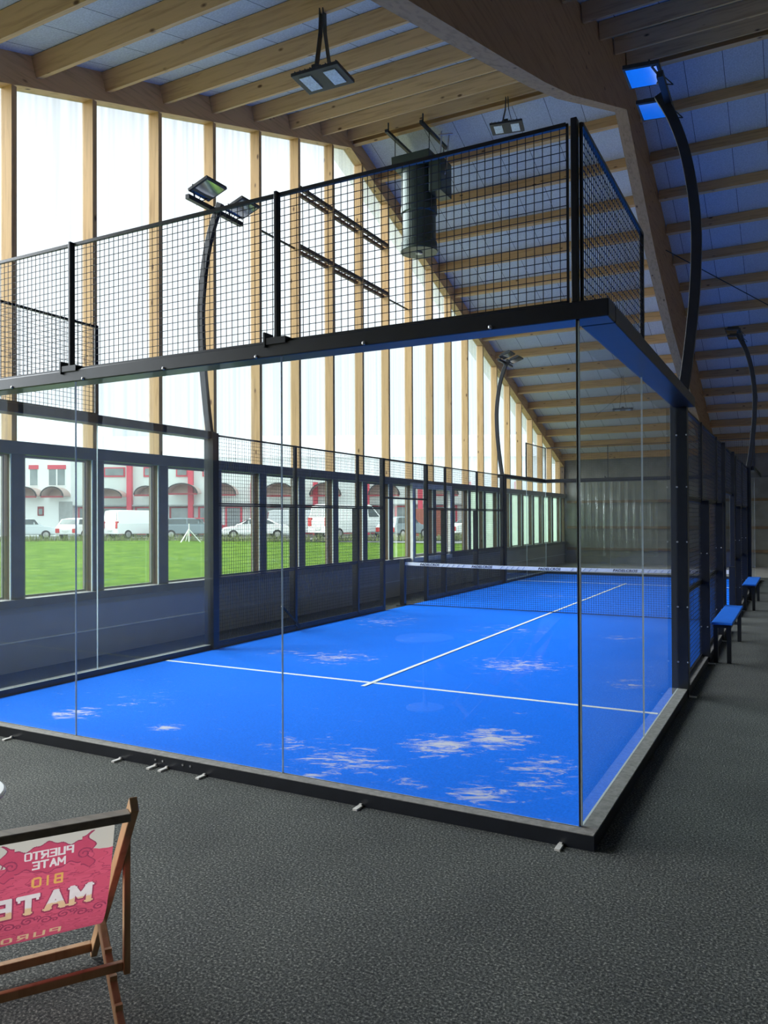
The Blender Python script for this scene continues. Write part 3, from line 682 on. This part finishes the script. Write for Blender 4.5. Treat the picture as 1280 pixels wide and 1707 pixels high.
def seg_fill(segs, uc, tc_, mi, grow=0.0, cond=None):
    """segs in front-reading coordinates: x0,y0,x1,y1,width"""
    for x0, y0, x1, y1, wd in segs:
        h_ = wd/2+grow; xa, xb = min(x0,x1)-h_, max(x0,x1)+h_; ya, yb = min(y0,y1)-h_, max(y0,y1)+h_
        dx, dy = x1-x0, y1-y0; L2 = dx*dx+dy*dy or 1e-9
        for i in range(max(0, int((uc+xa)/CELL)), min(NC, int((uc+xb)/CELL)+1)):
            for j in range(max(0, int((tc_-yb)/CELL)), min(NR, int((tc_-ya)/CELL)+1)):
                x = (i+.5)*CELL-uc; y = tc_-(j+.5)*CELL
                k = max(0, min(1, ((x-x0)*dx+(y-y0)*dy)/L2)); ex, ey = x-x0-k*dx, y-y0-k*dy
                if max(abs(ex), abs(ey)) <= h_ and (ex*ex+ey*ey) <= (h_*1.2)**2 and (cond is None or cond(x, y)): layer[i, j] = mi
GL = {'P': [(0,0,0,1),(0,1,.6,1),(.6,1,.6,.5),(0,.5,.6,.5)], 'U': [(0,1,0,.12),(0,.03,.6,.03),(.6,.12,.6,1)], 'E': [(0,0,0,1),(0,1,.6,1),(0,.5,.5,.5),(0,0,.6,0)],
      'R': [(0,0,0,1),(0,1,.6,1),(.6,1,.6,.5),(0,.5,.6,.5),(.25,.5,.62,0)], 'T': [(-.02,1,.66,1),(.32,0,.32,1)], 'O': [(.0,.15,.0,.85),(.1,1,.5,1),(.6,.85,.6,.15),(.1,0,.5,0)],
      'M': [(0,0,0,1),(0,1,.35,.35),(.35,.35,.7,1),(.7,0,.7,1)], 'A': [(0,0,.3,1),(.3,1,.62,0),(.12,.34,.5,.34)], 'B': [(0,0,0,1),(0,1,.5,1),(.52,.9,.52,.58),(0,.5,.5,.5),(.55,.42,.55,.1),(0,0,.5,0)], 'I': [(.3,0,.3,1)]}
def word(txt, h_, adv, wd, serif=0):
    out_ = []; x = -adv*len(txt)*h_/2+.05*h_
    for ch in txt:
        for a0, b0, a1, b1 in GL[ch]: out_.append((x+a0*h_, b0*h_, x+a1*h_, b1*h_, wd))
        if serif:
            feet = {'M': [(0,0),(.7,0),(0,1),(.7,1)], 'A': [(0,0),(.62,0)], 'T': [(.32,0)], 'E': []}[ch]
            for fx, fy in feet: out_.append((x+(fx-.13)*h_, fy*h_, x+(fx+.13)*h_, fy*h_, wd*.45))
            if ch == 'T': out_ += [(x-.04*h_, h_, x-.04*h_, h_*.8, wd*.45), (x+.68*h_, h_, x+.68*h_, h_*.8, wd*.45)]
            if ch == 'E': out_ += [(x+.6*h_, h_, x+.6*h_, h_*.8, wd*.45), (x+.6*h_, 0, x+.6*h_, h_*.2, wd*.45)]
        x += adv*h_
    return out_
# banner, ornaments, lettering
for i in range(NC):
    for j in range(NR):
        x, y = (i+.5)*CELL-.19, .150-(j+.5)*CELL
        ex = .128+.012*math.sin(y*90); ey = .050+.011*math.cos(x*46)+.004*math.cos(x*150)+(.012 if abs(x) > .095 else 0)
        if abs(x) < ex and abs(y) < ey:
            edge = abs(x) > ex-.0045 or abs(y) > ey-.0045
            layer[i, j] = 5 if edge else 6
def spiral(cx_, cy_, r_, sg, turns=1.5, wd=.004):
    P_ = [(cx_+sg*r_*(1-.8*k/22)*math.cos(k/22*turns*2*PI), cy_+r_*(1-.8*k/22)*math.sin(k/22*turns*2*PI)) for k in range(23)]
    return [(*p, *q, wd) for p, q in zip(P_, P_[1:])]
for sx in (-.105, .105): seg_fill(spiral(sx, -.012, .024, 1 if sx > 0 else -1), .19, .150, 5)
for k in range(8):
    seg_fill(spiral((k-3.5)*.054, .006*(-1)**k, .022, 1 if k % 2 else -1, 1.4, .005), .215, .425, 5)
    seg_fill(spiral((k-3.5)*.054+.027, -.014*(-1)**k, .012, -1 if k % 2 else 1, 1.2, .004), .215, .425, 5)
for k in range(14):
    x = -.21+k*.031; seg_fill([(x, .004*math.sin(k*1.9), x+.022, .004*math.sin(k*1.9+1), .0028)], .215, .235+.022*(k % 3), 5)
seg_fill(word('PUERTO', .027, .88, .0058), .190, .148, 1); seg_fill(word('MATE', .027, .92, .0058), .190, .187, 1)
seg_fill(word('BIO', .036, .86, .0072), .192, .262, 2)
big = word('MATE', .074, 1.06, .0185, 1)
seg_fill(big, .2145, .378, 5, .0042); seg_fill(big, .2145, .375, 1)
seg_fill(big, .2145, .375, 4, 0, lambda x, y: y < .020+.008*random.random())
seg_fill(word('PURO', .044, 1.1, .008), .235, .548, 4)
m = MB(); bm = m.bm; uvl = bm.loops.layers.uv.new('cloth')
tv = [j*CELL for j in range(NR)]+[NR*CELL+(arc[-1]-NR*CELL)*k/20 for k in range(21)]
rows = [[(bm.verts.new(fab(FW*k/NC, t_)), (FW*k/NC, t_)) for k in range(NC+1)] for t_ in tv]
for j, (A, B) in enumerate(zip(rows, rows[1:])):
    for k in range(NC):
        q = [A[k], A[k+1], B[k+1], B[k]]; fc = bm.faces.new([x[0] for x in q]); fc.material_index = layer.get((k, j), 0); fc.smooth = True
        for lp, x in zip(fc.loops, q): lp[uvl].uv = x[1]
me = bpy.data.meshes.new('sling'); bm.transform(world_of(deck).inverted()); bm.to_mesh(me); bm.free()
def ink(name, col):
    m, nt, out = newmat(name); a = N(nt, 'ShaderNodeBsdfDiffuse'); b = N(nt, 'ShaderNodeBsdfTranslucent'); c = N(nt, 'ShaderNodeMixShader')
    uv = N(nt, 'ShaderNodeTexCoord'); no = N(nt, 'ShaderNodeTexNoise'); no.inputs['Scale'].default_value = 40; nt.links.new(uv.outputs['Object'], no.inputs['Vector'])
    cc = ramp(nt, no.outputs[0], [(.3, tuple(x*.93 for x in col)), (.6, col)])
    nt.links.new(cc, a.inputs[0]); nt.links.new(cc, b.inputs[0]); c.inputs[0].default_value = .45
    nt.links.new(a.outputs[0], c.inputs[1]); nt.links.new(b.outputs[0], c.inputs[2]); nt.links.new(c.outputs[0], out.inputs[0]); return m
for mm_ in (M_fab, ink('cream_print', (.76,.69,.69)), ink('yellow_print', (.76,.40,.12)), ink('white_print', (.9,.9,.9)), ink('gold_print', (.74,.50,.30)), ink('dark_red_print', (.32,.055,.11)), ink('banner_red_print', (.55,.08,.145))): me.materials.append(mm_)
sling = bpy.data.objects.new('sling', me); COL.objects.link(sling); sling.parent = deck

# side table at the left edge
tb = thing('side_table', 'edge of a round white table at the left border behind the deckchair', 'table', (-2.31, -2.02, 0))
TR = .28
MB().lathe([(.0001,.68),(TR-.01,.68),(TR,.69),(TR,.70),(TR-.01,.705),(.0001,.705)], (-2.02-.0, -2.04, 0), 48) if False else None
tcx, tcy = -1.78-.883*(TR+.028), -2.25-.469*(TR+.028)
tb.matrix_basis = Matrix.Translation((tcx, tcy, 0))
MB().lathe([(.001,.645),(TR-.01,.645),(TR,.655),(TR,.663),(TR-.008,.67),(.001,.67)], (tcx, tcy, 0), 48).build('tabletop', M_tablew, tb)
MB().lathe([(.025,.02),(.02,.05),(.02,.645)], (tcx, tcy, 0), 20).build('pedestal', M_tablew, tb)
MB().lathe([(.18,0),(.18,.012),(.03,.022)], (tcx, tcy, 0), 32).build('base', M_tablew, tb)

# ------------------------------------------------------------------ outside
GZ = .42
def og(a, d_, z=0): return Vector((CAM.x, CAM.y, 0))+Vector((math.cos(YAW), math.sin(YAW), 0))*a+Vector((-math.sin(YAW), math.cos(YAW), 0))*d_+Vector((0, 0, z))
OM = Matrix.Translation((CAM.x, CAM.y, GZ)) @ Matrix.Rotation(YAW, 4, 'Z')
m = MB(); bm = m.bm
# meadow rises gently from the hall to the lot
grid = {}
NX, NY = 40, 40
for i in range(NX+1):
    for j in range(NY+1):
        a = -70+130*i/NX; d_ = -30+82*j/NY; p = og(a, d_)
        if p.x > -7.35: p.x = -7.35
        z = -.1+(GZ+.1)*max(0, min(1, (-7.35-p.x)/28.0))+random.uniform(-.02, .02)*(1 if p.x < -8 else 0); p.z = z
        grid[i, j] = bm.verts.new(p)
for i in range(NX):
    for j in range(NY):
        try: bm.faces.new([grid[i,j], grid[i+1,j], grid[i+1,j+1], grid[i,j+1]])
        except Exception: pass
bmesh.ops.dissolve_degenerate(bm, dist=.001, edges=bm.edges[:])
o = m.build('lawn', M_grass, smooth=True); tag(o, 'bright green meadow between the hall windows and the car park', 'grass', kind='stuff')
lot = MB(); lot.box((-80, 51.5, -.15), (60, 90, -.01), OM); o = lot.build('ground', M_asph); tag(o, kind='structure')
# weeds along the lot edge
m = MB(); bm = m.bm
for k in range(4200):
    a = random.uniform(-36, 20); d_ = random.uniform(50.0, 51.6); h_ = random.uniform(.12, .62); p = og(a, d_, GZ-.06)
    ww = random.uniform(.02, .05); th = random.uniform(0, PI); dx = Vector((math.cos(th), math.sin(th), 0))*ww; tip = Vector((random.uniform(-.12,.12), random.uniform(-.12,.12), h_))
    v = [bm.verts.new(p-dx), bm.verts.new(p+dx), bm.verts.new(p+tip)]; bm.faces.new(v)
o = m.build('weeds', plain('dry_green_weeds', (.17,.19,.075), .9, 0, .4, 1.5)); tag(o, 'strip of dry weeds along the edge of the car park', 'weeds', kind='stuff')

# building
bl = thing('office_building', 'white and grey two storey building with red columns and arched awnings across the lawn', 'building', og(-10, 66, GZ), YAW)
MW = plain('white_render', (.86,.88,.88), .9, 0, .03, .4); MR = plain('red_painted_steel', (.62,.06,.10), .6); MGW = plain('pale_grey_cladding', (.70,.76,.75), .8, 0, .04, .3)
MDW = plain('dark_window_glass', (.22,.26,.27), .15, 0, .3, .8); MAW = plain('brown_tinted_awning', (.50,.36,.32), .4, 0, .15, 1); MDR = plain('dark_red_trim', (.28,.03,.04), .6)
MLG = plain('pale_grey_door', (.36,.38,.38), .7)
def B(name, mat, a0, a1, d0, d1, z0, z1, par=None):
    return MB().box((a0, d0, z0), (a1, d1, z1), OM).build(name, mat, par or bl)
K = 19.65
def ax(x): return (x-640)/K
def zy(y): return 1.8+(864-y)/K-GZ
B('wall', MW, -60, ax(126), 65, 75, 0, 11); B('wall', MGW, ax(126), 24, 66, 75, 0, 8.2)
B('fascia', MW, ax(126), 24, 65.6, 66, zy(762), 8.4)
for x0, x1, y0, y1, lt in ((59,73,775,808,1),(90,118,775,808,1),(73,81,842,856,0),(18,40,775,808,1),(-40,-12,775,808,1)):
    w_ = B('window', MW if lt else MDR, ax(x0)-.05, ax(x1)+.05, 64.93, 65.0, zy(y1)-.05, zy(y0)); B('pane', MDW, ax(x0)+.05, ax(x1)-.05, 64.9, 64.94, zy(y1)+.04, zy(y0)-.2, w_)
    if lt: B('shutter_box', MR, ax(x0)-.05, ax(x1)+.05, 64.85, 64.93, zy(y0)-.3, zy(y0)+.05, w_)
    if x1-x0 > 20: B('mullion', MW, ax((x0+x1)/2)-.05, ax((x0+x1)/2)+.05, 64.87, 64.9, zy(y1), zy(y0)-.2, w_)
B('door', MLG, ax(107), ax(129), 64.93, 65, 0, zy(834))
cols = [220, 321, 424, 527, 612, 700, 780, 860]
for x in cols: B('column', MR, ax(x)-.2, ax(x)+.2, 65.2, 65.65, 0, zy(768 if x < 360 else 804))
for x0, x1 in ((176,207),(242,262),(296,312),(340,356)):
    w_ = B('window', MR, ax(x0)-.1, ax(x1)+.1, 65.9, 66, zy(793), zy(777)); B('pane', MDW, ax(x0)+.02, ax(x1)-.02, 65.86, 65.92, zy(790.5), zy(779), w_)
for x0, x1 in ((133,150),(173,214),(228,262),(285,316),(333,360),(378,402),(432,470),(490,520),(535,600),(620,650),(660,690),(715,760),(790,840)):
    w_ = B('window', MR if x0 != 285 else MDR, ax(x0)-.1, ax(x1)+.1, 65.85, 66, .1, zy(843)); B('pane', MDW, ax(x0)+.08, ax(x1)-.08, 65.8, 65.87, .2, zy(845.5), w_)
B('ledge', MLG, ax(126), 24, 65.4, 66, zy(842), zy(840))
def awning(xc, wd, ytop, ybase, dep=1.6):
    ra = wd/2/K*1.0; z0 = zy(ybase); hh = (ybase-ytop)/K; m = MB(); n_ = 14; bm = m.bm; R0 = []; R1 = []
    dd = 65 if xc < 126 else 65.6
    for k in range(n_+1):
        a = PI*k/n_; R0.append(bm.verts.new(OM @ Vector((ax(xc)+ra*math.cos(a), dd, z0+hh*math.sin(a))))); R1.append(bm.verts.new(OM @ Vector((ax(xc)+ra*math.cos(a), dd-dep, z0+hh*math.sin(a)))))
    for k in range(n_): bm.faces.new([R0[k], R0[k+1], R1[k+1], R1[k]])
    bm.faces.new([v for v in R0])
    aw = m.build('awning', MAW, bl, smooth=False); sm = aw.modifiers.new('thickness', 'SOLIDIFY'); sm.thickness = .05
    m = MB(); pts = [OM @ Vector((ax(xc)+ra*math.cos(PI*k/n_), dd-dep, z0+hh*math.sin(PI*k/n_))) for k in range(n_+1)]
    for p, q in zip(pts, pts[1:]): m.bar(p, q, .09)
    m.build('awning_frame', M_blackp, aw); B('awning_beam', MDR, ax(xc)-ra, ax(xc)+ra, dd-dep, dd-dep+.1, z0-.12, z0+.02, aw)
for a in ((63,40,811,826),(108,36,811,826),(190,52,814,827),(255,38,810,824),(313,50,806,822),(378,44,806,824),(470,52,806,826),(545,50,806,826),(640,50,806,826),(735,50,806,826)): awning(*a)
o = MB().box((2.2, 60, 0), (5.2, 61, 2.1), OM).build('brick_shed', plain('red_brown_board', (.30,.09,.06), .8)); tag(o, 'low red brown hut by the parked cars, seen beside the white sash frame', 'hut')

# cars
M_tyre = plain('black_tyre', (.02,.02,.02), .8); M_cglass = plain('car_glass', (.06,.08,.085), .08, 0, .2, 2); M_tail = plain('red_tail_light', (.5,.02,.02), .3); M_head = plain('clear_headlight', (.55,.57,.58), .15)
M_plate2 = plain('number_plate', (.6,.6,.58), .5)
KINDS = {
 'hatch': dict(L=4.1, Wd=1.75, body=[(-2.02,.35),(-2.05,.75),(-1.9,.98),(-.9,1.02),(.9,1.0),(1.75,.86),(2.03,.62),(2.05,.32)], cab=[(-1.9,.96),(-1.6,1.42),(-.9,1.5),(.1,1.48),(1.05,.98)], z=.9),
 'estate': dict(L=4.6, Wd=1.8, body=[(-2.28,.35),(-2.3,.8),(-2.15,1.0),(-1.0,1.02),(1.0,.98),(2.0,.82),(2.28,.6),(2.3,.32)], cab=[(-2.2,.98),(-1.85,1.4),(-1.0,1.48),(.2,1.46),(1.2,.96)]),
 'sedan': dict(L=4.7, Wd=1.8, body=[(-2.33,.35),(-2.35,.8),(-2.1,.98),(-1.0,1.0),(1.0,.95),(2.05,.8),(2.33,.58),(2.35,.32)], cab=[(-1.75,.96),(-1.0,1.36),(-.2,1.44),(.3,1.42),(1.3,.94)]),
 'van': dict(L=5.0, Wd=1.95, body=[(-2.48,.35),(-2.5,1.1),(-2.42,1.15),(1.6,1.15),(2.2,.98),(2.48,.7),(2.5,.32)], cab=[(-2.47,1.1),(-2.35,1.98),(-2.0,2.05),(1.0,2.03),(1.2,1.95),(1.95,1.1)]),
}
def car(name, kind, a, d_, rz, col, label, cat='car'):
    k = KINDS[kind]; t = thing(name, label, cat, og(a, d_, GZ), YAW+rz)
    paint = plain('paint_'+name, col, .25, .1, .03, 1); hw = k['Wd']/2
    def loft(poly, w0, w1, zr):
        m = MB(); bm = m.bm; zmin = min(p[1] for p in poly); zmax = max(p[1] for p in poly)
        def ww(z): return w0+(w1-w0)*((z-zmin)/(zmax-zmin))**1.5
        A = [bm.verts.new((x, -ww(z), z)) for x, z in poly]; Bv = [bm.verts.new((x, ww(z), z)) for x, z in poly]; n_ = len(poly)
        for i in range(n_): bm.faces.new([A[i], A[(i+1)%n_], Bv[(i+1)%n_], Bv[i]])
        bm.faces.new(A[::-1]); bm.faces.new(Bv); return m
    loft(k['body'], hw, hw-.06, 0).build('body', paint, t, world=False, bevel=.06)
    cabp = k['cab']; cb = loft(cabp, hw-.07, hw-.26, 0).build('cabin', paint, t, world=False, bevel=.05)
    zc = sum(p[1] for p in cabp)/len(cabp); zlo = min(p[1] for p in cabp); zhi = max(p[1] for p in cabp); ht = zhi-zlo
    def cabx(z, front):
        pts = cabp; best = None
        seq = pts[::-1] if front else pts
        for (x0, z0), (x1, z1) in zip(seq, seq[1:]):
            if z0 <= z <= z1: return x0+(x1-x0)*(z-z0)/(z1-z0)
        return seq[0][0]
    za, zb = zlo+ht*.2, zlo+ht*.84
    def wy(z): return hw-.07+(-.19)*((z-zlo)/ht)**1.5
    for s in (-1, 1):
        xs_ = [(cabx(za, 0)+.2, cabx(zb, 0)+.2), (-.35, -.35), (.45, .45), (cabx(za, 1)-.12, cabx(zb, 1)-.12)]
        if kind == 'van': xs_ = [(.25,.25), (.3,.3), (.75,.75), xs_[3]]; rng = (2,)
        else: rng = (0, 1, 2)
        for i in rng:
            (a0, a1), (b0, b1) = xs_[i], xs_[i+1]
            m = MB(); v = [m.bm.verts.new(c) for c in ((a0+.04, s*(wy(za)+.012), za), (b0-.04, s*(wy(za)+.012), za), (b1-.04, s*(wy(zb)+.012), zb), (a1+.04, s*(wy(zb)+.012), zb))]
            v2 = [m.bm.verts.new(x.co-Vector((0, s*.03, 0))) for x in v]
            m.bm.faces.new(v); m.bm.faces.new(v2[::-1])
            for q in range(4): m.bm.faces.new([v[q], v[(q+1)%4], v2[(q+1)%4], v2[q]])
            m.build('side_window', M_cglass, t, world=False)
    for fr in (0, 1):
        sg = 1 if fr else -1; m = MB()
        v = [m.bm.verts.new(c) for c in ((cabx(za, fr)+sg*.02, -wy(za)+.12, za), (cabx(za, fr)+sg*.02, wy(za)-.12, za), (cabx(zb, fr)+sg*.02, wy(zb)-.1, zb), (cabx(zb, fr)+sg*.02, -wy(zb)+.1, zb))]
        v2 = [m.bm.verts.new(x.co-Vector((sg*.05, 0, .01))) for x in v]
        m.bm.faces.new(v); m.bm.faces.new(v2[::-1])
        for q in range(4): m.bm.faces.new([v[q], v[(q+1)%4], v2[(q+1)%4], v2[q]])
        m.build('windscreen' if fr else 'rear_window', M_cglass, t, world=False)
    L2 = k['L']/2
    for x in (-L2+.85, L2-.85):
        for s in (-1, 1):
            M = Matrix.Translation((x, s*(hw-.09), .32)) @ Matrix.Rotation(PI/2, 4, 'X')
            wh = MB().lathe([(.2,-.1),(.31,-.1),(.32,-.08),(.32,.08),(.31,.1),(.2,.1)], n=20, M=M).build('wheel', M_tyre, t, world=False)
            MB().lathe([(.02,-.11),(.19,-.11),(.2,-.09),(.2,.09),(.19,.11),(.02,.11)], n=12, M=M).build('rim', M_zinc, wh, world=False)
    hz = k['body'][1][1]
    for s in (-1, 1):
        MB().box((-L2-.015, s*(hw-.3)-.1 if s > 0 else -hw+.08, hz-.28 if kind != 'van' else .75), (-L2+.12, s*(hw-.3)+.22 if s > 0 else -hw+.30, hz+.02 if kind != 'van' else 1.25)).build('tail_light', M_tail, t, world=False)
        MB().box((L2-.2, s*(hw-.35)-.15, .55), (L2-.0, s*(hw-.35)+.2, .68)).build('headlight', M_head, t, world=False)
    MB().box((-L2-.02, -.26, .55), (-L2, .26, .66)).build('number_plate', M_plate2, t, world=False)
    return t
def cx(x, d_): return (x-640)*d_/1297.0
WHT, SIL, GRY = (.86,.88,.88), (.55,.60,.63), (.20,.25,.28)
car('parked_car', 'hatch', cx(44, 55.5), 55.5, .5, SIL, 'silver hatchback parked across the lawn, leftmost of the parked vehicles')
car('parked_car', 'hatch', cx(140, 56), 56, 1.3, WHT, 'white hatchback parked in front of the pale grey door of the building')
car('parked_car', 'estate', cx(190, 61.8), 61.8, 1.3, (.42,.44,.46), 'pale grey estate car half hidden left of the white van')
car('parked_van', 'van', cx(232, 57), 57, .95, WHT, 'white van with red tail lights seen from its rear left of the dark grey estate', 'van')
car('parked_car', 'estate', cx(318, 56), 56, .35, GRY, 'dark grey estate car parked between the white van and the mesh')
car('parked_car', 'hatch', cx(338, 63), 63, .8, (.45,.03,.05), 'red car behind the dark grey estate')
car('parked_car', 'sedan', cx(424, 54.5), 54.5, PI+.25, WHT, 'white saloon car seen through the mesh, nose pointing left')
car('parked_van', 'van', cx(583, 55), 55, .75, WHT, 'large white van with red tail light seen through the mesh near the gate', 'van')
car('parked_van', 'van', cx(500, 59), 59, .2, (.50,.52,.54), 'white van further back, left of the large white van', 'van')
car('parked_car', 'hatch', cx(672, 54), 54, .9, GRY, 'grey hatchback seen through the gate opening')
car('parked_car', 'sedan', cx(800, 54), 54, .4, WHT, 'white saloon car seen through the mesh right of the gate opening')
for o_ in bpy.data.objects:
    if o_.get('label', '').startswith('large white van'): o_.scale = (1.16, 1.16, 1.16)
tp = thing('survey_tripod', 'thin white tripod standing in the grass before the dark grey estate', 'tripod', og(cx(315, 49.3), 49.3, GZ))
for a in range(3):
    q = og(cx(315, 49.3), 49.3, GZ); MB().bar(q+Vector((0,0,.75)), q+Vector((math.cos(a*2.1+YAW)*.75, math.sin(a*2.1+YAW)*.75, -.1)), .05).build('leg', M_whitef, tp)
MB().bar(og(cx(315, 49.3), 49.3, GZ-.1), og(cx(315, 49.3), 49.3, GZ+1.1), .05).build('pole', M_whitef, tp)
